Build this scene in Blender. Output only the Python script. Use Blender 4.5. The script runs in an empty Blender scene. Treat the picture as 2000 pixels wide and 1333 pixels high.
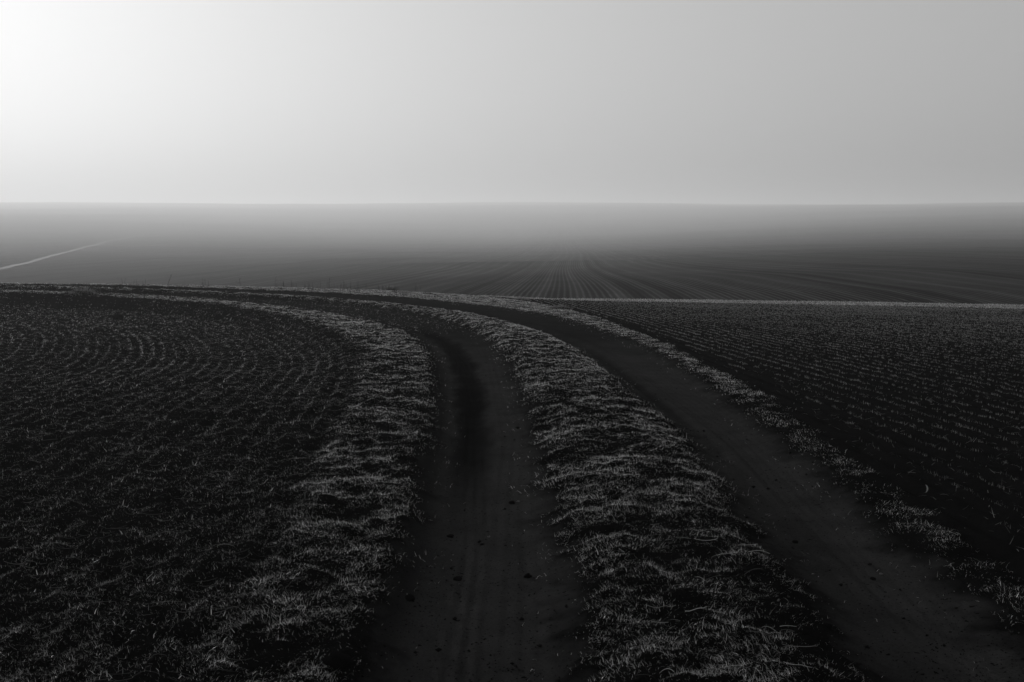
# Foggy field track, black and white.  Units are metres; the camera stands at the origin looking along +Y.
import bpy, math, random
import numpy as np
from math import radians as R

rng = np.random.default_rng(7)
random.seed(7)
sc = bpy.context.scene
COL = sc.collection

# ------------------------------------------------------------------ parameters
CAM_H = 1.73
SUN_AZ, SUN_EL = 34.5, 8.0          # degrees left of the view direction, degrees above the horizon
SUN_STRENGTH = 3.15
SKY_STRENGTH = 0.10
FOG_DENSITY = 0.0007
FOG_ANISO = 0.32

# ------------------------------------------------------------------ noise
def _hash(ix, iy, seed):
    h = (ix.astype(np.int64) * 374761393 + iy.astype(np.int64) * 668265263 + seed * 2246822519) & 0xFFFFFFFF
    h = ((h ^ (h >> 13)) * 1274126177) & 0xFFFFFFFF
    h = h ^ (h >> 16)
    return (h & 0xFFFFFF).astype(np.float32) / np.float32(0xFFFFFF)

def vnoise(x, y, seed=0):
    """smooth value noise in 0..1, one lattice cell per unit"""
    x = np.asarray(x, np.float64); y = np.asarray(y, np.float64)
    fx = np.floor(x); fy = np.floor(y)
    u = (x - fx).astype(np.float32); v = (y - fy).astype(np.float32)
    u = u * u * u * (u * (u * 6 - 15) + 10); v = v * v * v * (v * (v * 6 - 15) + 10)
    ix = fx.astype(np.int64); iy = fy.astype(np.int64)
    a = _hash(ix, iy, seed); b = _hash(ix + 1, iy, seed)
    c = _hash(ix, iy + 1, seed); d = _hash(ix + 1, iy + 1, seed)
    return a + (b - a) * u + (c - a) * v + (a - b - c + d) * u * v

def fbm(x, y, octaves=3, seed=0, gain=0.5):
    s = 0.0; a = 1.0; n = 0.0
    ca, sa = math.cos(0.65), math.sin(0.65)
    for k in range(octaves):
        s = s + a * vnoise(x, y, seed + k * 17); n += a; a *= gain
        x, y = (x * ca - y * sa) * 2.03 + 5.2, (x * sa + y * ca) * 2.03 + 1.7
    return s / n

def smooth(a, b, t):
    t = np.clip((t - a) / (b - a), 0, 1)
    return t * t * (3 - 2 * t)

# ------------------------------------------------------------------ plan of the place: edge lines, near to far, bending left
def spline(pts, per=5):
    p = np.array(pts, float)
    out = []
    for i in range(len(p) - 1):
        a = p[max(i - 1, 0)]; b = p[i]; c = p[i + 1]; d = p[min(i + 2, len(p) - 1)]
        for t in np.linspace(0, 1, per, endpoint=False):
            out.append(0.5 * (2 * b + (c - a) * t + (2 * a - 5 * b + 4 * c - d) * t * t + (3 * b - a - 3 * c + d) * t ** 3))
    out.append(p[-1])
    return np.array(out)

def edge(mid, far):
    x0 = mid[0][0]; xe, ye = mid[-1]
    s = spline(mid)
    return np.vstack([[[x0, -60.0], [x0, mid[0][1] - 1.2]], s, far])

E0 = edge([(-1.20, 3.0), (-1.24, 4.2), (-1.25, 5.3), (-1.37, 6.5), (-1.53, 8.4), (-1.74, 11.0), (-2.07, 13.5), (-2.72, 16.8), (-3.67, 19.7),
           (-5.07, 22.8), (-6.89, 25.6), (-8.84, 27.5), (-11.18, 28.9), (-13.45, 29.7), (-15.63, 30.3)], [(-25, 31.2), (-90, 30)])
E1 = edge([(-0.55, 3.0), (-0.56, 4.2), (-0.55, 5.3), (-0.60, 6.5), (-0.68, 8.4), (-0.76, 10.1), (-0.95, 12.4), (-1.22, 15.0), (-1.62, 17.5), (-2.2, 19.9),
           (-3.25, 22.5), (-4.85, 25.2), (-7.20, 27.9), (-10.06, 30.0), (-12.72, 30.9), (-16.23, 31.5)], [(-25, 32.2), (-90, 31)])
E2 = edge([(0.27, 3.0), (0.29, 4.3), (0.28, 5.0), (0.22, 6.0), (0.17, 8.4), (0.11, 10.8), (0.02, 13.3), (-0.17, 15.7), (-0.50, 18.3), (-1.06, 21.4),
           (-1.95, 24.6), (-3.13, 27.2), (-4.70, 29.2), (-7.15, 30.9), (-10.68, 31.9), (-14.14, 32.4), (-16.58, 32.6)], [(-25, 33.2), (-90, 32)])
E3 = edge([(1.40, 3.0), (1.43, 4.4), (1.44, 5.2), (1.45, 6.5), (1.48, 8.4), (1.44, 9.3), (1.32, 11.9), (1.07, 16.5), (0.66, 19.7), (-0.18, 23.3), (-1.15, 25.9),
           (-2.80, 28.6), (-4.62, 30.5), (-7.41, 32.1), (-11.06, 33.1), (-14.58, 33.5), (-17.10, 33.7)], [(-25, 34.2), (-90, 33)])
E4 = edge([(2.16, 3.0), (2.18, 4.1), (2.17, 5.3), (2.21, 6.5), (2.26, 8.4), (2.33, 11.1), (2.36, 14.4), (2.26, 17.4), (2.01, 20.2), (1.52, 24.0), (0.74, 27.3),
           (-0.52, 30.4), (-2.02, 32.6), (-4.0, 34.6), (-6.2, 35.4), (-8.5, 35.7), (-12.0, 35.9), (-15.5, 35.7), (-18.0, 35.4)], [(-26, 35.6), (-90, 34.5)])
E5 = edge([(2.66, 3.0), (2.68, 4.4), (2.68, 5.6), (2.67, 6.8), (2.74, 8.4), (2.84, 9.9), (2.92, 11.6), (2.88, 14.0), (2.82, 17.7), (2.62, 22.5), (2.28, 27.0),
           (1.5, 31.9), (0.55, 35.6), (-0.9, 38.3), (-2.7, 39.7), (-5.2, 40.2), (-8.2, 39.0), (-12.6, 37.8), (-15.9, 37.0), (-18.3, 36.5)], [(-26, 36.6), (-90, 35.5)])
# brow of the near ground, and the near edge of the grassy margin at the far end of the stubble
CREST = np.vstack([[(-90, 35.8), (-26, 36.9)], spline([(-18.3, 36.8), (-12.6, 38.1), (-8.2, 39.3), (-5.2, 40.5), (-2.4, 40.3), (0.3, 39.6), (2.0, 40.3), (4.4, 42.6), (8.4, 46.3), (12.6, 48.6),
                   (17.9, 49.0), (21.0, 47.6), (23.7, 45.9)]), [(32, 41.5), (120, 20)]])
MARGIN = np.vstack([[(-90, 35.6), (-26, 36.8)], spline([(-18.3, 36.7), (-12.6, 38.0), (-8.2, 39.2), (-5.2, 40.4), (-2.4, 40.0), (0.3, 38.3), (2.0, 38.3), (4.0, 38.9), (7.3, 41.0), (10.9, 42.2),
                    (15.1, 42.1), (18.0, 41.0), (20.1, 39.2)]), [(28, 35.2), (120, 12)]])

def sdist(poly, x, y):
    """signed distance, positive on the right-hand side of the line"""
    x = np.asarray(x, np.float32).ravel(); y = np.asarray(y, np.float32).ravel()
    best = np.full(x.shape, 1e9, np.float32); side = np.zeros(x.shape, np.float32)
    for (ax, ay), (bx, by) in zip(poly[:-1], poly[1:]):
        dx, dy = bx - ax, by - ay
        L = dx * dx + dy * dy
        if L < 1e-9: continue
        vx = x - np.float32(ax); vy = y - np.float32(ay)
        t = np.clip((vx * dx + vy * dy) / L, 0, 1).astype(np.float32)
        ex = vx - t * np.float32(dx); ey = vy - t * np.float32(dy)
        d2 = ex * ex + ey * ey
        c = np.float32(dx) * vy - np.float32(dy) * vx
        m = d2 < best
        best = np.where(m, d2, best); side = np.where(m, np.where(c > 0, -1, 1), side)
    return side * np.sqrt(best)

LX, LY, LS = -42.0, -6.0, .125       # lattice on which the line distances are tabulated
_tab = {}
def ldist(poly, x, y):
    x = np.asarray(x, float).ravel(); y = np.asarray(y, float).ravel()
    nx, ny = 672, 600
    k = id(poly)
    if k not in _tab:
        X, Y = np.meshgrid(LX + np.arange(nx) * LS, LY + np.arange(ny) * LS)
        _tab[k] = sdist(poly, X, Y).reshape(ny, nx)
    T = _tab[k]
    u = (x - LX) / LS; v = (y - LY) / LS
    i = np.clip(np.floor(u).astype(int), 0, nx - 2); j = np.clip(np.floor(v).astype(int), 0, ny - 2)
    a = u - i; b = v - j
    out = (T[j, i] * (1 - a) * (1 - b) + T[j, i + 1] * a * (1 - b) + T[j + 1, i] * (1 - a) * b + T[j + 1, i + 1] * a * b)
    bad = (u < 0) | (v < 0) | (u > nx - 1.001) | (v > ny - 1.001)
    if bad.any(): out[bad] = sdist(poly, x[bad], y[bad])
    return out

# ------------------------------------------------------------------ height of the near ground
def base_z(x, y):
    s = .03 + .022 * np.tanh((x + 3) / 14); t = y - 8
    return -s * (np.sqrt(t * t + 9) + t) / 2

ROW_L, ROW_R = 0.19, 0.24
HEAD_R = R(5.0)                       # heading of the stubble rows

def plan(x, y):
    return [ldist(p, x, y) for p in (E0, E1, E2, E3, E4, E5, CREST, MARGIN)]

def terrain(x, y):
    """height and the region fields of every point"""
    x = np.asarray(x, float).ravel(); y = np.asarray(y, float).ravel()
    s0, s1, s2, s3, s4, s5, sc_, sm = plan(x, y)
    r = np.hypot(x, y)
    wob = (fbm(x / .28, y / .28, 4, 91, .75) - .5) * .34          # ragged grass edges
    beyond = -sc_
    z = base_z(x, y)
    z = z - .15 * (np.sqrt(beyond ** 2 + .6) + beyond) / 2 * smooth(8, 30, r)
    # region weights
    f_left = smooth(.10, -.10, s0 + wob)
    f_right = smooth(-.24, -.02, s5 + wob) * smooth(-.4, .1, sm)
    rut1 = smooth(-.15, .05, s1 + wob) * smooth(.15, -.05, s2 + wob)
    rut2 = smooth(-.15, .05, s3 + wob) * smooth(.15, -.05, s4 + wob)
    rut = np.maximum(rut1, rut2)
    grass = np.clip(1 - f_left - f_right - rut, 0, 1)
    # left field lies lower than the track on the inside of the bend
    z = z - (.06 + .22 * smooth(11, 17, r)) * smooth(.05, -1.0, s0) * smooth(-26, -10, s0)
    # wheel ruts
    c1 = (s1 - s2 * -1) ; w1 = np.maximum(s1 - s2, .2); u1 = s1 / w1
    w2 = np.maximum(s3 - s4, .2); u2 = s3 / w2
    dep = np.maximum(smooth(-.12, .22, s1) * smooth(.12, -.22, s2), smooth(-.12, .22, s3) * smooth(.12, -.22, s4))
    z = z - dep * .06
    z = z - rut1 * .035 * np.exp(-((u1 - .42) / .13) ** 2) * smooth(5, 9, r)
    z = z + rut2 * .018 * np.exp(-((u2 - .35) / .1) ** 2)
    z = z - rut2 * .012 * np.exp(-((u2 - .2) / .08) ** 2)
    # soil: clods and drill rows in the fields
    clod = fbm(x / .17, y / .17, 3, 3)
    clod2 = np.abs(fbm(x / .5, y / .5, 2, 31) - .5)
    ridge = 1 - np.abs(2 * vnoise(x / .075, y / .06, 57) - 1)
    fld = np.maximum(f_left, f_right)
    z = z + np.maximum(f_left, .4 * f_right) * ((clod - .5) * .085 + (ridge - .5) * .016 - clod2 * .05)
    z = z + f_left * .012 * np.cos(2 * np.pi * s0 / ROW_L)
    q = x * math.cos(HEAD_R) + y * math.sin(HEAD_R)
    z = z + f_right * .010 * np.cos(2 * np.pi * q / ROW_R)
    # grass: tussocks, wider across than deep, with hollows between
    tus = .5 * (1 - np.abs(2 * fbm(x / .27 + 9, y / .19, 3, 11, .6) - 1)) + .75 * fbm(x / .2, y / .15, 2, 12, .6) - .05
    low = 1 - .6 * smooth(-.3, .0, s4) 
    z = z + grass * low * ((tus - .62) * .085 + .02 + (fbm(x / .09, y / .07, 2, 19) - .5) * .034)
    z = z + grass * .05 * smooth(.0, .35, np.minimum(s2, -s3)) * (s2 > 0)
    # dirt of the ruts: fine crumbs and long tyre marks
    along = np.cos(s1 * 95) * .0012 * smooth(.2, .3, u1) * smooth(.6, .5, u1) + np.cos(s3 * 80) * .001
    z = z + rut * ((fbm(x / .07, y / .07, 3, 71) - .5) * .007 + along * 1.6 + (fbm(x / .5, y / 1.6, 2, 77) - .5) * .014)
    # a washed gully across the left field
    gx = (x + 4.4) * .98 + (y - 12.75) * .1; gy = (y - 12.75) + .12 * np.sin(x * 5) - .02 * (x + 4.4)
    z = z - .09 * np.exp(-(gy / .16) ** 2) * smooth(.75, .5, np.abs(gx))
    return z, dict(s0=s0, s1=s1, s2=s2, s3=s3, s4=s4, s5=s5, beyond=beyond, sm=sm, rut1=rut1, rut2=rut2, u1=u1, u2=u2, q=q, r=r, wob=wob,
                   f_left=f_left, f_right=f_right, grass=grass)

# ------------------------------------------------------------------ far hillside: height by distance, foggy slope rising to a low crest
HILL_Y = np.array([700, 622, 592, 572, 556, 545, 520, 500, 480, 460, 440, 425, 410, 403, 399.5, 403, 412], float)   # slope below the horizon, /1944
HILL_L = np.array([40, 64, 95, 135, 175, 205, 290, 400, 590, 850, 1130, 1520, 2100, 2600, 3300, 3500, 3800], float)
HILL_C = np.array([38, 50, 58, 69, 88, 112, 190, 370, 710, 1140, 1500, 1800, 2220, 2700, 3300, 3500, 3800], float)
HILL_R = np.array([38, 46, 52, 57, 63, 71, 92, 145, 270, 540, 850, 1230, 1750, 2300, 3300, 3500, 3800], float)
def hill_z(x, y):
    d = np.hypot(x, y); az = np.degrees(np.arctan2(x, y)); t = np.log(np.maximum(d, 1.0))
    def prof(tab):
        lt = np.log(tab); sm_ = 0
        for o, w_ in ((-.12, 1), (-.06, 2), (0, 3), (.06, 2), (.12, 1)): sm_ = sm_ + w_ / 9 * np.interp(t + o * smooth(70, 130, d), lt, HILL_Y)
        return sm_
    wl = smooth(2, -27, az); wr = smooth(-2, 27, az)
    Y = prof(HILL_L) * wl + prof(HILL_R) * wr + prof(HILL_C) * (1 - wl - wr)
    Y = Y - (3.5 * np.exp(-((az - 1) / 11) ** 2) + 3 * (vnoise(az / 7.0, az * 0, 222) - .5)) * smooth(1200, 2600, d)
    z = CAM_H - (Y - 440) / 1944.0 * d
    z = z + (fbm(x / 46, y / 46, 3, 201) - .5) * 1.0 * smooth(90, 240, d) + (fbm(x / 330, y / 330, 2, 207) - .5) * 5 * smooth(500, 1500, d)
    return z

# ------------------------------------------------------------------ materials (all grey)
def mat(name):
    m = bpy.data.materials.new(name); m.use_nodes = True
    nt = m.node_tree; nt.nodes.clear()
    out = nt.nodes.new('ShaderNodeOutputMaterial')
    return m, nt, out
def node(nt, t, **kw):
    n = nt.nodes.new(t)
    for k, v in kw.items(): setattr(n, k, v)
    return n
def mathn(nt, op, a, b=None, c=None):
    n = nt.nodes.new('ShaderNodeMath'); n.operation = op
    for i, v in enumerate((a, b, c)):
        if v is None: continue
        if isinstance(v, (int, float)): n.inputs[i].default_value = v
        else: nt.links.new(v, n.inputs[i])
    return n.outputs[0]
def ramp(nt, fac, stops):
    n = nt.nodes.new('ShaderNodeValToRGB'); e = n.color_ramp.elements
    while len(e) < len(stops): e.new(.5)
    for el, (p, v) in zip(e, stops): el.position = p; el.color = (v, v, v, 1)
    nt.links.new(fac, n.inputs[0]); return n.outputs[0]
def noise_tex(nt, vec, scale, detail=4, rough=.6):
    n = nt.nodes.new('ShaderNodeTexNoise'); n.inputs['Scale'].default_value = scale
    n.inputs['Detail'].default_value = detail; n.inputs['Roughness'].default_value = rough
    nt.links.new(vec, n.inputs['Vector']); return n.outputs['Fac']
def attr(nt, name):
    n = nt.nodes.new('ShaderNodeAttribute'); n.attribute_name = name; return n.outputs['Fac']
def objco(nt):
    return nt.nodes.new('ShaderNodeTexCoord').outputs['Object']
def principled(nt, out, col, rough=.9, spec=.05, bump=None, bdist=.01, bstr=1.0):
    b = nt.nodes.new('ShaderNodeBsdfPrincipled')
    nt.links.new(col, b.inputs['Base Color'])
    if isinstance(rough, (int, float)): b.inputs['Roughness'].default_value = rough
    else: nt.links.new(rough, b.inputs['Roughness'])
    b.inputs['Specular IOR Level'].default_value = spec
    if bump is not None:
        bn = nt.nodes.new('ShaderNodeBump'); bn.inputs['Distance'].default_value = bdist; bn.inputs['Strength'].default_value = bstr
        nt.links.new(bump, bn.inputs['Height']); nt.links.new(bn.outputs[0], b.inputs['Normal'])
    nt.links.new(b.outputs[0], out.inputs['Surface'])
    return b

def soil_material(name, lo, hi, spec):
    m, nt, out = mat(name); co = objco(nt)
    n1 = noise_tex(nt, co, 5, 5, .65); n2 = noise_tex(nt, co, 60, 3, .6)
    f = mathn(nt, 'ADD', mathn(nt, 'MULTIPLY', n1, .6), mathn(nt, 'MULTIPLY', n2, .4))
    col = ramp(nt, f, [(.3, lo), (.7, hi)])
    principled(nt, out, col, .95, 0, noise_tex(nt, co, 45, 6, .7), .02, .9)
    return m
M_FIELD = soil_material('dark_tilled_soil', .002, .006, 0)
M_STUBBLE = soil_material('dark_stubble_soil', .0025, .007, 0)
M_VERGE = soil_material('turf_soil', .002, .006, 0)

def track_material():
    m, nt, out = mat('packed_dirt'); co = objco(nt)
    n1 = noise_tex(nt, co, 3, 5, .6); n2 = noise_tex(nt, co, 80, 3, .6)
    f = mathn(nt, 'ADD', mathn(nt, 'MULTIPLY', n1, .55), mathn(nt, 'MULTIPLY', n2, .45))
    col = ramp(nt, f, [(.3, .014), (.7, .033)])
    darker = attr(nt, 'darker')
    mx = node(nt, 'ShaderNodeMix', data_type='RGBA'); nt.links.new(darker, mx.inputs[0]); nt.links.new(col, mx.inputs[6])
    mx.inputs[7].default_value = (.0022, .0022, .0022, 1)  # dark tone that the attribute mixes into the dirt
    crumbs = mathn(nt, 'GREATER_THAN', noise_tex(nt, co, 38, 2, .5), .68)
    mx2 = node(nt, 'ShaderNodeMix', data_type='RGBA'); nt.links.new(crumbs, mx2.inputs[0]); nt.links.new(mx.outputs[2], mx2.inputs[6])
    mx2.inputs[7].default_value = (.003, .003, .003, 1)
    principled(nt, out, mx2.outputs[2], .95, 0, noise_tex(nt, co, 60, 6, .7), .012, 1.0)
    return m
M_TRACK = track_material()

def hill_material():
    m, nt, out = mat('drilled_hillside'); co = objco(nt)
    row = attr(nt, 'row')                                    # metres across the drill rows
    s = mathn(nt, 'SINE', mathn(nt, 'MULTIPLY', row, 2 * math.pi / .42))
    s = mathn(nt, 'MULTIPLY_ADD', s, .5, .5)
    seed = mathn(nt, 'MULTIPLY', mathn(nt, 'POWER', s, 2.5), noise_tex(nt, co, .9, 4, .7))
    big = noise_tex(nt, co, .045, 5, .65)
    cr = nt.nodes.new('ShaderNodeCombineXYZ'); nt.links.new(mathn(nt, 'MULTIPLY', row, .35), cr.inputs[0])
    sp = nt.nodes.new('ShaderNodeSeparateXYZ'); nt.links.new(co, sp.inputs[0]); nt.links.new(mathn(nt, 'MULTIPLY', sp.outputs[1], .012), cr.inputs[1])
    lanes = noise_tex(nt, cr.outputs[0], 1.0, 4, .7)          # drill passes of different strength
    seed = mathn(nt, 'MULTIPLY', seed, mathn(nt, 'MULTIPLY_ADD', mathn(nt, 'POWER', lanes, 2.0), 2.4, .35))
    v = mathn(nt, 'MULTIPLY_ADD', seed, .07, mathn(nt, 'MULTIPLY_ADD', mathn(nt, 'POWER', big, 2.0), .05, .0))
    wide = mathn(nt, 'POWER', mathn(nt, 'MULTIPLY_ADD', mathn(nt, 'SINE', mathn(nt, 'MULTIPLY', row, 2 * math.pi / 2.6)), .5, .5), 3.0)
    v = mathn(nt, 'ADD', v, mathn(nt, 'MULTIPLY', wide, mathn(nt, 'MULTIPLY', mathn(nt, 'POWER', lanes, 2.0), .06)))   # edges between drill passes
    tl = attr(nt, 'tram')                                    # bare wheel lines of the sprayer
    v = mathn(nt, 'MULTIPLY', v, mathn(nt, 'SUBTRACT', 1.0, mathn(nt, 'MULTIPLY', tl, .65)))
    cmb = nt.nodes.new('ShaderNodeCombineColor')
    for i in range(3): nt.links.new(v, cmb.inputs[i])
    principled(nt, out, cmb.outputs[0], .95, 0, noise_tex(nt, co, 2.5, 4, .6), .05, .5)
    return m
M_HILL = hill_material()

def blade_material(name, albedo, trans, gloss, spread=.9):
    m, nt, out = mat(name)
    t = attr(nt, 'tone')
    v = mathn(nt, 'MULTIPLY', mathn(nt, 'MULTIPLY_ADD', t, spread, 1 - spread), albedo)
    cmb = nt.nodes.new('ShaderNodeCombineColor')
    for i in range(3): nt.links.new(v, cmb.inputs[i])
    d = nt.nodes.new('ShaderNodeBsdfDiffuse'); tr = nt.nodes.new('ShaderNodeBsdfTranslucent'); g = nt.nodes.new('ShaderNodeBsdfGlossy')
    g.inputs['Roughness'].default_value = .35
    for n in (d, tr, g): nt.links.new(cmb.outputs[0], n.inputs['Color'])
    a = nt.nodes.new('ShaderNodeMixShader'); a.inputs[0].default_value = trans
    nt.links.new(d.outputs[0], a.inputs[1]); nt.links.new(tr.outputs[0], a.inputs[2])
    b = nt.nodes.new('ShaderNodeMixShader'); b.inputs[0].default_value = gloss
    nt.links.new(a.outputs[0], b.inputs[1]); nt.links.new(g.outputs[0], b.inputs[2])
    nt.links.new(b.outputs[0], out.inputs['Surface'])
    return m
M_GRASS = blade_material('dry_matted_grass', .88, .55, .10)
M_SEEDLING = blade_material('wheat_seedling', .6, .5, .08)
M_STRAW = blade_material('straw', .5, .3, .12)
M_STEM = blade_material('stubble_stem', .34, .35, .08)
M_THREAD = blade_material('fine_thread', .14, .3, .15, .6)
M_WEED = blade_material('dead_weed', .06, .2, .03, .5)
M_CLOD = soil_material('clod_soil', .004, .010, 0)
M_STONE = soil_material('stone', .10, .22, .2)

# ------------------------------------------------------------------ mesh helpers
def link(name, me, m, parent=None):
    o = bpy.data.objects.new(name, me); COL.objects.link(o)
    if m is not None and not me.materials: me.materials.append(m)
    if parent is not None: o.parent = parent
    return o

def mesh_from(name, verts, loops, starts, attrs=None, smooth_=False):
    me = bpy.data.meshes.new(name)
    me.vertices.add(len(verts)); me.vertices.foreach_set('co', np.ascontiguousarray(verts, np.float32).ravel())
    me.loops.add(len(loops)); me.loops.foreach_set('vertex_index', np.ascontiguousarray(loops, np.int32).ravel())
    me.polygons.add(len(starts)); me.polygons.foreach_set('loop_start', np.ascontiguousarray(starts, np.int32))
    for k, v in (attrs or {}).items():
        a = me.attributes.new(k, 'FLOAT', 'POINT'); a.data.foreach_set('value', np.ascontiguousarray(v, np.float32))
    me.update(calc_edges=True)
    if smooth_: me.polygons.foreach_set('use_smooth', np.ones(len(starts), bool))
    return me

def tag(o, label=None, cat=None, group=None, kind=None):
    if label: o['label'] = label
    if cat: o['category'] = cat
    if group: o['group'] = group
    if kind: o['kind'] = kind
    return o

def grid_quads(na, nr, wrap=False):
    i = np.arange(nr - 1)[:, None] * na; j = np.arange(na if wrap else na - 1)[None, :]
    j1 = (j + 1) % na
    return np.stack([i + j, i + j1, i + na + j1, i + na + j], -1).reshape(-1, 4)

def sub_mesh(name, V, quads, attrs, m):
    used = np.unique(quads); mp = np.full(len(V), -1, np.int64); mp[used] = np.arange(len(used))
    q = mp[quads]
    me = mesh_from(name, V[used], q.ravel(), np.arange(len(q)) * 4, {k: v[used] for k, v in attrs.items()}, True)
    return link(name, me, m)

# ------------------------------------------------------------------ near ground: one polar sheet all the way round, finest where the track runs, split by what lies on it
az = np.concatenate([np.linspace(-180, -50, 40, endpoint=False), np.linspace(-50, -33, 60, endpoint=False), np.linspace(-33, 33, 1050, endpoint=False),
                     np.linspace(33, 50, 60, endpoint=False), np.linspace(50, 180, 40, endpoint=False)])
rr = [.25, .6, 1.0, 1.5, 2.0, 2.4, 2.7, 2.9]
while rr[-1] < 62: rr.append(rr[-1] + float(np.clip(rr[-1] ** 2 / 1721 * .62, .004, .11)))
rr = np.array(rr + [66, 72, 80])
A, RR = np.meshgrid(np.radians(az), rr)
gx, gy = (RR * np.sin(A)).ravel(), (RR * np.cos(A)).ravel()
gz, F = terrain(gx, gy)
darker_mask = np.exp(-((F['u1'] - .39 + .17 * (fbm(gx / .16, gy / .5, 3, 55, .6) - .5)) / .19) ** 4) * smooth(5.2, 8.6, F['r'] + 1.6 * (fbm(gx / .25, gy / .6, 3, 5) - .5)) * smooth(26, 20, F['r'])  # darker tone: stripes along the ruts, their far stretch and their edges
darker_mask = np.maximum(darker_mask * 1.0, .66 * smooth(14, 21, F['r'] + 4 * (fbm(gx / 1.1, gy / 1.1, 2, 6) - .5)))
darker_mask = np.maximum(darker_mask, .55 * np.exp(-((F['u2'] - .22) / .1) ** 2) * smooth(8, 11, F['r']) * smooth(22, 16, F['r']))
darker_mask = np.maximum(darker_mask, .6 * np.exp(-((F['u1'] - .0) / .12) ** 2)) * (.8 + .4 * fbm(gx / .3, gy / .3, 2, 8))
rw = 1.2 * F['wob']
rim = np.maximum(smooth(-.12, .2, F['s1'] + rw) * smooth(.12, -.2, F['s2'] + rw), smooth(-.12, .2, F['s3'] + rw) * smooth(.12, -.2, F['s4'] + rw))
darker_mask = np.maximum(darker_mask, (1 - rim) * .95)
darker_mask = np.clip(darker_mask, 0, 1)
V = np.stack([gx, gy, gz], 1)
Q = grid_quads(len(az), len(rr), True)
fc = lambda k: F[k][Q].mean(1)
is_rut = (np.maximum(fc('rut1'), fc('rut2')) > .5)
is_left = (fc('f_left') > .5) & ~is_rut
is_right = (fc('f_right') > .5) & ~is_rut
is_verge = ~(is_rut | is_left | is_right)
atts = {'darker': darker_mask}
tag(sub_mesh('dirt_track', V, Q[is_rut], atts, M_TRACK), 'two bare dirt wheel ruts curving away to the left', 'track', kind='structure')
tag(sub_mesh('tilled_field', V, Q[is_left], atts, M_FIELD), 'dark tilled field with curved drill rows inside the bend of the track', 'field', kind='structure')
tag(sub_mesh('stubble_field', V, Q[is_right], atts, M_STUBBLE), 'dark flat stubble field outside the bend of the track', 'field', kind='structure')
tag(sub_mesh('verge', V, Q[is_verge], atts, M_VERGE), 'turf soil of the verges and the middle ridge of the track', 'verge', kind='structure')

# ------------------------------------------------------------------ far hillside and the land all round
haz = np.concatenate([np.linspace(-180, -50, 50, endpoint=False), np.linspace(-50, -32, 50, endpoint=False), np.linspace(-32, 32, 520, endpoint=False),
                      np.linspace(32, 50, 50, endpoint=False), np.linspace(50, 180, 50, endpoint=False)])
hr = np.geomspace(42, 3800, 620)
A, RR = np.meshgrid(np.radians(haz), hr)
hx, hy = (RR * np.sin(A)).ravel(), (RR * np.cos(A)).ravel()
hz = hill_z(hx, hy)
ROW_H = R(3.3)
row = hx * math.cos(ROW_H) - hy * math.sin(ROW_H)
bend = 1.1 * np.sin(hy / 95.0) + .012 * np.maximum(hx - 25, 0) ** 1.6 + 1.1 * (fbm(hx / 60, hy / 90, 2, 300) - .5)
row = row + bend * smooth(60, 200, hy)
tram = np.zeros_like(row)
for c in np.arange(-290, 300, 14.0):
    for o in (-1.0, 1.0):
        tram = np.maximum(tram, np.exp(-((row - c - 1.4 - o) / .5) ** 4))
sub = sub_mesh('hillside', np.stack([hx, hy, hz], 1), grid_quads(len(haz), len(hr), True), {'row': row, 'tram': tram}, M_HILL)
tag(sub, 'drilled far field rising into the fog', 'hillside', kind='structure')

# pale farm path crossing the far field
pp = spline([(-95, 130), (-139, 270), (-198, 440), (-250, 600), (-310, 830), (-365, 1180), (-440, 1600)], 24)
d = np.gradient(pp, axis=0); d /= np.linalg.norm(d, axis=1)[:, None]; nrm = np.stack([-d[:, 1], d[:, 0]], 1)
W = 1.25
cols_ = np.linspace(-1, 1, 5)
P = (pp[:, None, :] + nrm[:, None, :] * (cols_[None, :, None] * W * (1 + .08 * np.sin(np.arange(len(pp)) * .9))[:, None, None])).reshape(-1, 2)
pz = hill_z(P[:, 0], P[:, 1]) + .12
me = mesh_from('path', np.column_stack([P, pz]), grid_quads(5, len(pp)).ravel(), np.arange(4 * (len(pp) - 1)) * 4, None, True)
m, nt, out = mat('pale_path'); principled(nt, out, ramp(nt, noise_tex(nt, objco(nt), .5), [(.3, .0045), (.7, .0075)]), .95, .1)
tag(link('path', me, m), 'pale farm path slanting up the far foggy field', 'path', kind='structure')

# ------------------------------------------------------------------ blades: thin two-segment strips standing, leaning or lying on the ground
def blades(x, y, z, length, width, lean, curl, az_=None, tone=None, fold=None):
    """lean: angle from vertical at the base, curl: extra lean at the tip (radians)"""
    n = len(x)
    if az_ is None: az_ = rng.uniform(0, 2 * np.pi, n)
    if tone is None: tone = rng.uniform(0, 1, n)
    h = np.stack([np.cos(az_), np.sin(az_), np.zeros(n)], 1)
    fa = az_ + np.pi / 2 + (rng.normal(0, .6, n) if fold is None else fold)
    w = np.stack([np.cos(fa), np.sin(fa), rng.normal(0, .15, n)], 1) * (width / 2)[:, None]
    b = np.stack([x, y, z], 1)
    up = np.array([0, 0, 1.0])
    d1 = h * np.sin(lean)[:, None] + up * np.cos(lean)[:, None]
    d2 = h * np.sin(lean + curl)[:, None] + up * np.cos(lean + curl)[:, None]
    mid = b + d1 * (length * .55)[:, None]; tip = mid + d2 * (length * .5)[:, None]
    V = np.stack([b - w, b + w, mid + w * .8, mid - w * .8, tip], 1).reshape(-1, 3)
    i = (np.arange(n) * 5)[:, None]
    loops = np.concatenate([i + 0, i + 1, i + 2, i + 3, i + 3, i + 2, i + 4], 1).ravel()
    starts = (np.arange(n)[:, None] * 7 + np.array([[0, 4]])).ravel()
    return V, loops, starts, np.repeat(tone, 5)

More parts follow.
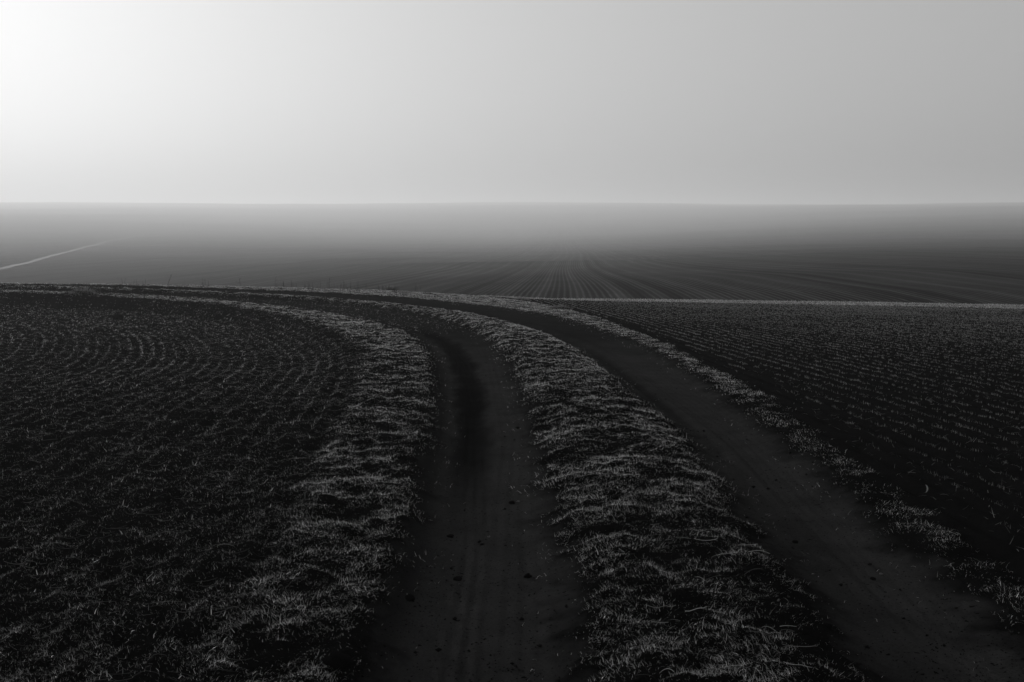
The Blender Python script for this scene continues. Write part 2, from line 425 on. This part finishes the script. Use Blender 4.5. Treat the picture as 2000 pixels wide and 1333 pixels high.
def join(*parts):
    Vs, Ls, Ss, Ts = [], [], [], []; nv = nl = 0
    for V_, L_, S_, T_ in parts:
        Vs.append(V_); Ls.append(L_ + nv); Ss.append(S_ + nl); Ts.append(T_); nv += len(V_); nl += len(L_)
    return np.concatenate(Vs), np.concatenate(Ls), np.concatenate(Ss), np.concatenate(Ts)

def stuff(name, pack, m, label, cat):
    V_, L_, S_, T_ = pack
    o = link(name, mesh_from(name, V_, L_, S_, {'tone': T_}), m)
    return tag(o, label, cat, kind='stuff')

def scatter(n, r0, r1, power, a=37.0):
    """points in front of the camera, denser near it"""
    u = rng.uniform(0, 1, n)
    p = 2 - power                                            # density per area ~ r**-power
    r = (r0 ** p + u * (r1 ** p - r0 ** p)) ** (1 / p) if abs(p) > 1e-6 else r0 * (r1 / r0) ** u
    t = np.radians(rng.uniform(-a, a, n))
    return r * np.sin(t), r * np.cos(t)

PX = lambda r, k=1.0: k * r / 995.0                          # width one picture element has at that distance

# grass of verges, middle ridge and far margin
gx, gy = scatter(3600000, 2.9, 52, 1.3)
gx2, gy2 = scatter(700000, 17, 44, .6)
gx, gy = np.concatenate([gx, gx2]), np.concatenate([gy, gy2])
s1 = ldist(E1, gx, gy); s2 = ldist(E2, gx, gy); s4 = ldist(E4, gx, gy)
z, f = terrain(gx, gy)
g = f['grass']
patch = fbm(gx / .24 + 3, gy / .17, 4, 401, .6)
ditch = 1 - .75 * smooth(.25, .0, f['s0']) * smooth(12, 15, f['r']) * (f['s0'] < .35)
onrut = .05 * f['rut1'] * smooth(19, 23, f['r'])            # the grassy part of the left rut at the bend
fringe = .05 * np.maximum(smooth(.32, .05, np.abs(s1)), np.maximum(smooth(.32, .05, np.abs(s2)), np.maximum(smooth(.32, .05, np.abs(ldist(E3, gx, gy))), smooth(.32, .05, np.abs(s4))))) * smooth(.4, .7, patch)
keep = rng.uniform(0, 1, len(gx)) < fringe + np.clip(g * 1.25 - .1, 0, 1) * (.18 + .82 * smooth(.32, .56, patch)) * (.35 + .65 * smooth(-.05, .25, np.minimum(np.abs(s1), np.abs(s4))))  * ditch + onrut
keep &= rng.uniform(0, 1, len(gx)) < 1 - .55 * smooth(-.2, .0, s4) * smooth(16, 8, f['r'])
keep &= rng.uniform(0, 1, len(gx)) < 1 - .5 * smooth(6.5, 4.0, f['r'])
keep &= f['beyond'] < 1.0
x, y, z, r = gx[keep], gy[keep], z[keep], f['r'][keep]
pt = patch[keep]; n = len(x)
s1, s2, s4 = s1[keep], s2[keep], s4[keep]
ln = rng.uniform(.010, .034, n) * (.75 + .6 * smooth(.35, .7, pt)) * np.where(rng.uniform(0, 1, n) < .02, 1.9, 1) * 1.0
az_ = rng.uniform(0, 2 * np.pi, n)
pref = fbm(x / .5, y / .4, 2, 77) * 2 * np.pi * 2
az_ = np.where(rng.uniform(0, 1, n) < .55, pref + rng.normal(0, .5, n), az_)
wd = np.maximum(rng.uniform(.0006, .0015, n), PX(r, .22))
P_ = blades(x, y, z - .006, ln, wd, rng.uniform(.35, 1.35, n), rng.uniform(.1, 1.1, n), az_, np.clip(rng.beta(1.0, 1.8, n) * (.4 + 1.2 * pt) + (rng.uniform(0, 1, n) < .05) * .6, 0, 1))
def pick(P, sel):
    V_, L_, S_, T_ = P
    k = int(sel.sum()); i = np.arange(k)[:, None] * 5
    return (V_.reshape(-1, 5, 3)[sel].reshape(-1, 3), np.concatenate([i, i + 1, i + 2, i + 3, i + 3, i + 2, i + 4], 1).ravel(),
            (np.arange(k)[:, None] * 7 + np.array([[0, 4]])).ravel(), T_.reshape(-1, 5)[sel].ravel())
mL = s1 < .4 * (s2 < -.2); mL = (s1 < .05) | ((s2 < -.15) & (s1 > -1))
mL = s2 < -.2
mR = s4 > -.2
stuff('grass', pick(P_, mL), M_GRASS, 'short pale grass verge between the left rut and the tilled field', 'grass')
stuff('grass', pick(P_, ~mL & ~mR), M_GRASS, 'pale matted grass ridge running between the two wheel ruts', 'grass')
stuff('grass', pick(P_, mR), M_GRASS, 'thin grass verge outside the right rut and along the brow', 'grass')
print('grass blades', n)

# seedlings in curved drill rows, left field (rows run parallel to the track)
def offsets_rows():
    line = E0; seg = np.diff(line, axis=0); L = np.hypot(seg[:, 0], seg[:, 1]); cum = np.concatenate([[0], np.cumsum(L)])
    s_all = np.linspace(cum[1] + .5, cum[-2], 3000)
    px = np.interp(s_all, cum, line[:, 0]); py = np.interp(s_all, cum, line[:, 1])
    for _ in range(3):
        k = np.ones(61) / 61; px = np.convolve(np.pad(px, 30, 'edge'), k, 'valid'); py = np.convolve(np.pad(py, 30, 'edge'), k, 'valid')
    dx = np.gradient(px); dy = np.gradient(py); q = np.hypot(dx, dy); nx, ny = -dy / q, dx / q
    X, Y = [], []
    for k in range(1, 100):
        off = .05 + k * ROW_L
        n_ = int(rng.uniform(200, 760) * max(.25, 1 - k / 130)) * 2
        t = rng.uniform(0, len(px) - 1, n_)
        o_ = off + rng.normal(0, .013, n_) + .03 * (vnoise(t / 60, np.full(n_, k * 3.1), 520) - .5)
        ii = np.arange(len(px))
        ax = np.interp(t, ii, px) + np.interp(t, ii, nx) * o_; ay = np.interp(t, ii, py) + np.interp(t, ii, ny) * o_
        X.append(ax); Y.append(ay)
    X = np.concatenate(X); Y = np.concatenate(Y)
    sd = ldist(E0, X, Y)
    offs = np.concatenate([np.full(0, 0.)]) if False else None
    m = (sd < -.06) & (Y > 2.5) & (np.abs(np.degrees(np.arctan2(X, Y))) < 40)
    return X[m], Y[m]
x, y = offsets_rows()
cl = fbm(x / .12, y / .12, 2, 511)
k = rng.uniform(0, 1, len(x)) < smooth(.34, .56, cl) * .9 + .1
x, y = x[k], y[k]
reps = 2
near = .012 + .055 * smooth(11, 5.5, np.repeat(np.hypot(x, y), reps))        # close by the rows dissolve in the crumbly soil
x = np.repeat(x, reps) + rng.normal(0, 1, len(x) * reps) * near; y = np.repeat(y, reps) + rng.normal(0, 1, len(y) * reps) * near
z, f = terrain(x, y); r = f['r']; n = len(x)
stuff('seedlings', blades(x, y, z - .005, rng.uniform(.012, .038, n), np.maximum(rng.uniform(.0012, .0022, n), PX(r, .28)), rng.uniform(0, .7, n), rng.uniform(0, .9, n),
      None, rng.beta(1.5, 1.5, n)), M_SEEDLING, 'young wheat seedlings in curved rows on the tilled field', 'seedlings')
print('seedlings', n)

# straw litter on the tilled field
x, y = scatter(800000, 3.0, 30, 1.35)
s0 = ldist(E0, x, y); k = (s0 < .1) & (rng.uniform(0, 1, len(x)) < (.3 + .7 * smooth(.3, .65, fbm(x / .3, y / .3, 2, 533))))
x, y = x[k], y[k]; z, f = terrain(x, y); r = f['r']; n = len(x)
big = rng.uniform(0, 1, n) < .006
A_ = blades(x, y, z + .006, np.where(big, rng.uniform(.018, .045, n), rng.uniform(.006, .022, n)), np.maximum(np.where(big, .0035, .0018), PX(r, .2)), rng.uniform(.2, 1.6, n), rng.uniform(-.2, .4, n),
            None, np.where(big | (rng.uniform(0, 1, n) < .035), rng.uniform(.8, 1.4, n), rng.beta(.8, 2.8, n)))
x, y = scatter(16000, 3.0, 30, 1.3)
s5 = ldist(E5, x, y); sm = ldist(MARGIN, x, y); k = (s5 > .05) & (sm > 0)
x, y = x[k], y[k]; z, f = terrain(x, y); r = f['r']; n = len(x)
B_ = blades(x, y, z + .006, rng.uniform(.02, .09, n), np.maximum(.003, PX(r, .35)), rng.uniform(1.0, 1.6, n), rng.uniform(-.2, .4, n), None, rng.beta(1.1, 3, n))
stuff('straw_litter', A_, M_STRAW, 'broken straw bits scattered over the tilled field', 'straw')
stuff('straw_litter', B_, M_STRAW, 'sparse broken straw lying on the stubble field', 'straw')

# fine drooping threads strung between the clods of the left field and over the middle grass
def threads(x, y, z, length, droop, width):
    n = len(x); K = 7
    a = rng.normal(0, .5, n) + np.where(rng.uniform(0, 1, n) < .5, 0, np.pi)
    t = np.linspace(-.5, .5, K)[None, :]
    bow = rng.normal(0, .22, n)[:, None] * length[:, None] * (1 - 4 * t * t)
    X = x[:, None] + np.cos(a)[:, None] * t * length[:, None] - np.sin(a)[:, None] * bow
    Y = y[:, None] + np.sin(a)[:, None] * t * length[:, None] + np.cos(a)[:, None] * bow
    zt, _ = terrain(X.ravel(), Y.ravel()); zt = zt.reshape(n, K)
    Z = np.maximum(zt + .004, np.maximum(zt[:, :1], zt[:, -1:]) * .5 + (zt[:, :1] + zt[:, -1:]) * .25 + .012 - droop[:, None] * (1 - 4 * t * t))
    lo = np.stack([X, Y, Z], -1); hi = lo + np.array([0, 0, 1.0]) * width[:, None, None] + rng.normal(0, .0006, (n, 1, 3))
    V_ = np.stack([lo, hi], 2).reshape(-1, 3)
    i = (np.arange(n) * K * 2)[:, None, None] + (np.arange(K - 1) * 2)[None, :, None]
    q = i + np.array([0, 2, 3, 1])[None, None, :]
    return V_, q.reshape(-1), np.arange(n * (K - 1)) * 4, np.repeat(rng.uniform(0, 1, n), K * 2)
x, y = scatter(5000, 3.0, 22, 1.5)
s0 = ldist(E0, x, y); k = s0 < .15; x, y = x[k], y[k]; n = len(x); r = np.hypot(x, y)
stuff('threads', threads(x, y, None, rng.uniform(.05, .17, n), rng.uniform(.0, .02, n), np.maximum(.0009, PX(r, .16))), M_THREAD,
      'fine drooping threads strung over the clods of the tilled field', 'threads')
x, y = scatter(1800, 3.0, 16, 1.4)
k = (ldist(E2, x, y) > .16) & (ldist(E3, x, y) < -.16); x, y = x[k], y[k]; n = len(x); r = np.hypot(x, y)
stuff('grass_strands', threads(x, y, None, rng.uniform(.04, .14, n), rng.uniform(-.02, .01, n), np.maximum(.0006, PX(r, .1))), M_STRAW,
      'long wiry dry strands lying over the middle grass ridge', 'strands')

# stubble in straight rows, right field
X, Y = [], []
for k in range(-10, 170):
    q = k * ROW_R
    n_ = 2500
    v = rng.uniform(2.5, 50, n_) ** 1.0
    gaps = vnoise(v / .11, np.full(n_, k * 7.3), 601)
    m = gaps > .22
    qq = q + rng.normal(0, .009, n_)
    X.append((qq * math.cos(HEAD_R) - v * math.sin(HEAD_R))[m]); Y.append((qq * math.sin(HEAD_R) + v * math.cos(HEAD_R))[m])
x = np.concatenate(X); y = np.concatenate(Y)
m = (ldist(E5, x, y) > .1 + .3 * vnoise(x / .4, y / .4, 44)) & (ldist(MARGIN, x, y) > .1) & (np.degrees(np.arctan2(x, y)) < 40)
thin = fbm(x / 2.2, y / 1.6, 3, 611)
m &= rng.uniform(0, 1, len(x)) < .55 + .45 * smooth(.38, .6, thin)
x, y = x[m], y[m]; x = np.repeat(x, 2) + rng.normal(0, .009, 2 * len(x)); y = np.repeat(y, 2) + rng.normal(0, .012, 2 * len(y))
z, f = terrain(x, y); r = f['r']; n = len(x)
stuff('stubble', blades(x, y, z - .005, rng.uniform(.010, .034, n), np.maximum(.0016, PX(r, .28)), np.abs(rng.normal(0, .28, n)), rng.normal(0, .2, n), None, rng.beta(1.3, 1.8, n)),
      M_STEM, 'short cut stubble standing in straight rows on the dark field', 'stubble')
print('stubble', n)

# pale grassy margin at the far end of the stubble: two bands with a bare line between
x, y = scatter(520000, 34, 62, 0.3, 40)
sm = ldist(MARGIN, x, y); be = -ldist(CREST, x, y); w = np.maximum(-sm - be * 0, 0)
tot = np.maximum(-sm + (-be), .2); u = -sm / tot
m = (sm < 0) & (be < .6) & (tot > .6) & ((u < .34) | (u > .55)) & (ldist(E5, x, y) > -.2)
m &= rng.uniform(0, 1, len(x)) < .08 + .6 * smooth(.35, .7, fbm(x / 1.6, y / .5, 3, 808))
x, y = x[m], y[m]; z, f = terrain(x, y); r = f['r']; n = len(x)
stuff('margin_grass', blades(x, y, z - .005, rng.uniform(.04, .10, n), PX(r, .34), rng.uniform(.1, .9, n), rng.uniform(0, .8, n), None, rng.beta(1.2, 3.6, n)),
      M_GRASS, 'pale grass margin between the stubble field and the far hillside', 'grass')

# ------------------------------------------------------------------ single things
def zat(x, y): return float(terrain([x], [y])[0][0])

def clod_mesh(seed, rough=.35, flat=.6):
    import bmesh
    bm = bmesh.new(); bmesh.ops.create_icosphere(bm, subdivisions=3, radius=1)
    rs = np.random.default_rng(seed); ph = rs.uniform(0, 6.28, (6, 3)); fr = rs.uniform(1.2, 4.5, (6, 3))
    for v in bm.verts:
        c = np.array(v.co)
        k = 1 + rough * sum(math.sin(float(fr[i] @ c) + ph[i, 0]) / (1.6 + i * .5) for i in range(6)) * .5
        k += .05 * math.sin(23 * c[0] + ph[0, 1]) * math.sin(19 * c[1] + ph[1, 1]) * math.sin(21 * c[2] + ph[2, 1])
        v.co = v.co * k; v.co.z *= flat
    me = bpy.data.meshes.new('clod'); bm.to_mesh(me); bm.free()
    me.polygons.foreach_set('use_smooth', np.ones(len(me.polygons), bool))
    return me

CLODS = [   # x, y, size, label
    (-.68, 3.74, .062, 'big dark rounded clod of earth at the bottom end of the left grass verge'),
    (-9.9, 24.9, .17, 'lone dark clod standing in the tilled field near the brow'),
    (-.49, 4.60, .030, 'dark clod lying against the grass edge of the left rut'),
    (-.28, 4.93, .022, 'small dark clod on the tyre marks of the left rut'),
    (0.0, 6.38, .024, 'dark pointed clod in the middle of the left rut with a pale chip beside it'),
    (-.36, 5.65, .022, 'flat dark crumbly clod on the left side of the left rut'),
    (.08, 4.98, .024, 'wide flat dark clod on the right half of the left rut'),
    (1.63, 5.55, .018, 'dark round clod near the middle grass in the right rut'),
    (1.86, 4.95, .016, 'dark clod near the pale chip in the right rut'),
    (.05, 8.9, .022, 'dark clod on the paler right side of the left rut near the damp patch'),
]
for i, (x, y, s, lab) in enumerate(CLODS):
    o = link('soil_clod', clod_mesh(100 + i), M_CLOD)
    o.location = (x, y, zat(x, y) + s * .3); s *= .8; o.scale = (s * 1.15, s, s); o.rotation_euler = (0, 0, i * 1.3)
    tag(o, lab, 'clod')
CHIPS = [(-.135, 5.66, .007, 'tiny white chip on the left rut'), (1.93, 5.03, .008, 'tiny white chip of stone on the right rut'),
         (.04, 6.40, .008, 'pale chip beside the pointed clod in the left rut')]
for i, (x, y, s, lab) in enumerate(CHIPS):
    o = link('stone_chip', clod_mesh(200 + i, .5, .7), M_STONE); o.location = (x, y, zat(x, y) + s * .3); o.scale = (s * 1.3, s, s)
    tag(o, lab, 'stone')

# crumbs of soil on the ruts
def crumbs():
    x, y = scatter(70000, 3.0, 20, 1.5)
    z, f = terrain(x, y); k = np.maximum(f['rut1'], f['rut2']) > .3
    k &= rng.uniform(0, 1, len(x)) < .35 + .65 * smooth(.45, .65, fbm(x / .5, y / .5, 2, 701))
    x, y, z = x[k], y[k], z[k]; n = len(x)
    s = rng.uniform(.0015, .0045, n) * (1 + 2.0 * (rng.uniform(0, 1, n) < .03))
    s = np.maximum(s, PX(np.hypot(x, y), .22))
    base = np.array([(1, 0, 0), (0, 1, 0), (-1, 0, 0), (0, -1, 0), (0, 0, .8), (0, 0, -.4)], float)
    tri = np.array([(0, 1, 4), (1, 2, 4), (2, 3, 4), (3, 0, 4), (1, 0, 5), (2, 1, 5), (3, 2, 5), (0, 3, 5)])
    V_ = (base[None] * (1 + rng.uniform(-.4, .4, (n, 6, 1))) * s[:, None, None] + rng.normal(0, .2, (n, 6, 3)) * s[:, None, None] + np.stack([x, y, z + s * .3], 1)[:, None]).reshape(-1, 3)
    L_ = (np.arange(n)[:, None, None] * 6 + tri[None]).reshape(-1)
    return V_, L_, np.arange(n * 8) * 3, np.zeros(n * 6)
stuff('soil_crumbs', crumbs(), M_CLOD, 'dark soil crumbs strewn over both wheel ruts', 'crumbs')

# tussocks: clumps of longer blades, each with a soil crown
def tussock(x, y, rad, hgt, nb, lab, m=M_GRASS, tone=(0, .1)):
    e = bpy.data.objects.new('grass_tussock', None); COL.objects.link(e); e.location = (x, y, zat(x, y)); e.empty_display_size = .1
    a = rng.uniform(0, 6.283, nb); q = rad * np.sqrt(rng.uniform(0, 1, nb))
    bx, by = q * np.cos(a), q * np.sin(a) * .7
    rel = q / rad
    r_ = math.hypot(x, y)
    pk = blades(bx, by, .5 * hgt * (1 - rel ** 2) - .01, rng.uniform(.5, 1, nb) * hgt, np.full(nb, max(.003, PX(r_, .42))), .2 + rel * .9 + rng.normal(0, .15, nb), rng.uniform(.1, .7, nb), a + rng.normal(0, .4, nb),
                rng.uniform(tone[0], tone[1], nb))
    o = link('blades', mesh_from('blades', pk[0], pk[1], pk[2], {'tone': pk[3]}), m, e)
    c = link('crown', clod_mesh(int(x * 100) % 900 + 7, .3, .5), M_CLOD, e); c.scale = (rad * .8, rad * .6, hgt * .8)
    tag(e, lab, 'tussock')
tussock(-4.95, 40.3, .34, .2, 260, 'dark round grass tussock standing up on the brow above the track')
tussock(-12.9, 29.9, .36, .2, 260, 'dark grass tussock on the far left edge of the tilled field')
tussock(1.45, 30.3, .4, .14, 260, 'dark flat tussock on the right verge at the bend')
tussock(.3, 36.4, .35, .14, 220, 'small dark tussock where the verge meets the stubble field margin')
tussock(-6.7, 39.9, .35, .12, 220, 'low dark tussock on the brow beside the tall weeds')

# curled leaf at the edge of the stubble
t = np.linspace(-1.5, 1.35, 12)
lf = [(.022 * math.cos(a_), .0, .03 + .03 * math.sin(a_)) for a_ in t]
Vl = []
for i, p_ in enumerate(lf):
    w = .007 * math.sin(math.pi * (i + .6) / 12.4)
    Vl += [(p_[0] - w, p_[1] - .004, p_[2]), (p_[0] + w, p_[1] + .004, p_[2])]
ql = [(2 * i, 2 * i + 1, 2 * i + 3, 2 * i + 2) for i in range(11)]
o = link('curled_leaf', mesh_from('curled_leaf', np.array(Vl), np.array(ql).ravel(), np.arange(11) * 4, {'tone': np.full(24, .3)}, True), M_STRAW)
o.location = (2.74, 6.46, zat(2.74, 6.46)); tag(o, 'pale curled dry leaf standing at the edge of the stubble field', 'leaf')

# dry weed stalks along the brow
def stalk_mesh(h, lean, az_, twigs, w, seed):
    rs = np.random.default_rng(seed); V_, L_, S_ = [], [], []
    def tube(p0, p1, r0, r1):
        p0 = np.array(p0); p1 = np.array(p1); dd = p1 - p0; dd = dd / np.linalg.norm(dd)
        u = np.cross(dd, [.3, .9, .1]); u /= np.linalg.norm(u); v = np.cross(dd, u); b = len(V_)
        for p, r_ in ((p0, r0), (p1, r1)):
            for k in range(4):
                a = k * math.pi / 2; V_.append(p + r_ * (math.cos(a) * u + math.sin(a) * v))
        for k in range(4):
            S_.append(len(L_)); L_.extend([b + k, b + (k + 1) % 4, b + 4 + (k + 1) % 4, b + 4 + k])
    tip = np.array([math.sin(lean) * math.cos(az_) * h, math.sin(lean) * math.sin(az_) * h, math.cos(lean) * h])
    mid = tip * .5 + np.array([rs.normal(0, .01), rs.normal(0, .01), 0])
    tube((0, 0, -.02), mid, w, w * .85); tube(mid, tip, w * .85, w * .4)
    for k in range(twigs):
        t_ = rs.uniform(.4, .95); p = mid + (tip - mid) * ((t_ - .5) * 2) if t_ > .5 else mid * (t_ * 2)
        q = p + np.array([rs.normal(0, .05), rs.normal(0, .05), rs.uniform(.03, .09)]); tube(p, q, w * .6, w * .35)
    return mesh_from('weed_stalk', np.array(V_), np.array(L_), np.array(S_), {'tone': np.full(len(V_), rs.uniform(.2, 1))})
crest_line = lambda x: float(np.interp(x, CREST[:, 0], CREST[:, 1]))
special = [(-13.1, .44, .42, 2, 'tall leaning forked weed stalk on the brow, in the leftmost clump'),
           (-7.25, .45, .03, 3, 'tallest upright weed stalk on the brow, rising from the densest clump'),
           (-10.5, .34, -.1, 3, 'lone twiggy weed stalk on the brow between the two clumps')]
for i, (x, h, le, tw, lab) in enumerate(special):
    y = crest_line(x) - .15
    o = link('weed_stalk', stalk_mesh(h, le, 0.2, tw, .009, 900 + i), M_WEED); o.location = (x, y, zat(x, y)); tag(o, lab, 'weed')
protos = [stalk_mesh(random.uniform(.18, .34), random.uniform(-.2, .2), random.uniform(0, 3), random.choice((0, 0, 1, 2)), .0065, 950 + i) for i in range(10)]
xs = list(rng.uniform(-14.6, -13.2, 6)) + list(rng.uniform(-12.4, -11.6, 4)) + list(rng.uniform(-9.6, -6.5, 30)) + list(rng.uniform(-6.5, -3.4, 22))
for i, x in enumerate(xs):
    x = float(x); y = crest_line(x) - rng.uniform(0, .8)
    o = link('weed_stalk', protos[i % 10], M_WEED); o.location = (x, y, zat(x, y)); o.rotation_euler = (0, 0, rng.uniform(0, 6.28)); o.scale = (1, 1, rng.uniform(.7, 1.25))
    tag(o, 'short thin dry weed stalk among others on the grassy brow above the track', 'weed', 'short thin weed stalks along the brow')

# ------------------------------------------------------------------ fog: one even volume round the camera and the land
def haze_box():
    import bmesh
    bm = bmesh.new(); bmesh.ops.create_cube(bm, size=1)
    zb_, zt = float(min(hz.min(), gz.min())) - 1.0, float(hz.max()) + 3.0
    for v in bm.verts:
        v.co = (v.co.x * 8000, v.co.y * 8000, zb_ if v.co.z < 0 else zt)
    me = bpy.data.meshes.new('haze'); bm.to_mesh(me); bm.free()
    m = bpy.data.materials.new('fog'); m.use_nodes = True; nt = m.node_tree; nt.nodes.clear()
    out = nt.nodes.new('ShaderNodeOutputMaterial'); p = nt.nodes.new('ShaderNodeVolumePrincipled')
    p.inputs['Color'].default_value = (.95, .95, .95, 1); p.inputs['Density'].default_value = FOG_DENSITY
    p.inputs['Anisotropy'].default_value = FOG_ANISO
    nt.links.new(p.outputs[0], out.inputs['Volume'])
    o = link('haze', me, m); tag(o, 'pale morning fog lying over the fields', 'fog', kind='stuff')
    return zt
ZT = haze_box()
print('haze top', ZT)

# ------------------------------------------------------------------ light
sd = np.array([-math.sin(R(SUN_AZ)) * math.cos(R(SUN_EL)), math.cos(R(SUN_AZ)) * math.cos(R(SUN_EL)), math.sin(R(SUN_EL))])
from mathutils import Vector
L = bpy.data.lights.new('sun', 'SUN'); L.energy = SUN_STRENGTH; L.angle = R(.5); L.color = (1, 1, 1)
lo = bpy.data.objects.new('sun', L); COL.objects.link(lo); lo.rotation_euler = Vector(sd).to_track_quat('Z', 'Y').to_euler()

w = bpy.data.worlds.new('World'); sc.world = w; w.use_nodes = True; nt = w.node_tree
bg = nt.nodes['Background']
sky = nt.nodes.new('ShaderNodeTexSky'); sky.sky_type = 'NISHITA'; sky.sun_disc = False
sky.sun_elevation = R(SUN_EL); sky.sun_rotation = R(-SUN_AZ); sky.air_density = 1.0; sky.dust_density = 8.0; sky.ozone_density = 1.0
bw = nt.nodes.new('ShaderNodeRGBToBW'); nt.links.new(sky.outputs[0], bw.inputs[0]); 
# the fog overhead evens the sky out: the same sky, with its range compressed
vs = mathn(nt, 'MULTIPLY', mathn(nt, 'POWER', bw.outputs[0], .38), 3.15)
vs = mathn(nt, 'DIVIDE', mathn(nt, 'MULTIPLY', vs, 1.16), mathn(nt, 'SQRT', mathn(nt, 'MULTIPLY_ADD', mathn(nt, 'MULTIPLY', vs, vs), 1 / 169, 1.0)))
nt.links.new(vs, bg.inputs['Color'])
bg.inputs['Strength'].default_value = SKY_STRENGTH

# ------------------------------------------------------------------ camera
cd = bpy.data.cameras.new('camera'); cd.sensor_width = 36; cd.lens = 35; cd.clip_start = .05; cd.clip_end = 8000
co_ = bpy.data.objects.new('camera', cd); COL.objects.link(co_)
co_.location = (0, 0, CAM_H); co_.rotation_euler = (R(90) - math.atan((666.5 - 440) / 1944), 0, 0)
sc.camera = co_

sc.view_settings.view_transform = 'Standard'; sc.view_settings.look = 'None'; sc.view_settings.exposure = 0; sc.view_settings.gamma = 1
sc.render.engine = 'CYCLES'
cy = sc.cycles
cy.max_bounces = 6; cy.diffuse_bounces = 2; cy.glossy_bounces = 2; cy.transmission_bounces = 3; cy.volume_bounces = 2; cy.transparent_max_bounces = 8
cy.use_denoising = True; cy.use_adaptive_sampling = False; cy.denoiser = 'OPENIMAGEDENOISE'; cy.denoising_input_passes = 'RGB_ALBEDO_NORMAL'; cy.denoising_prefilter = 'ACCURATE'
cy.sample_clamp_indirect = 6
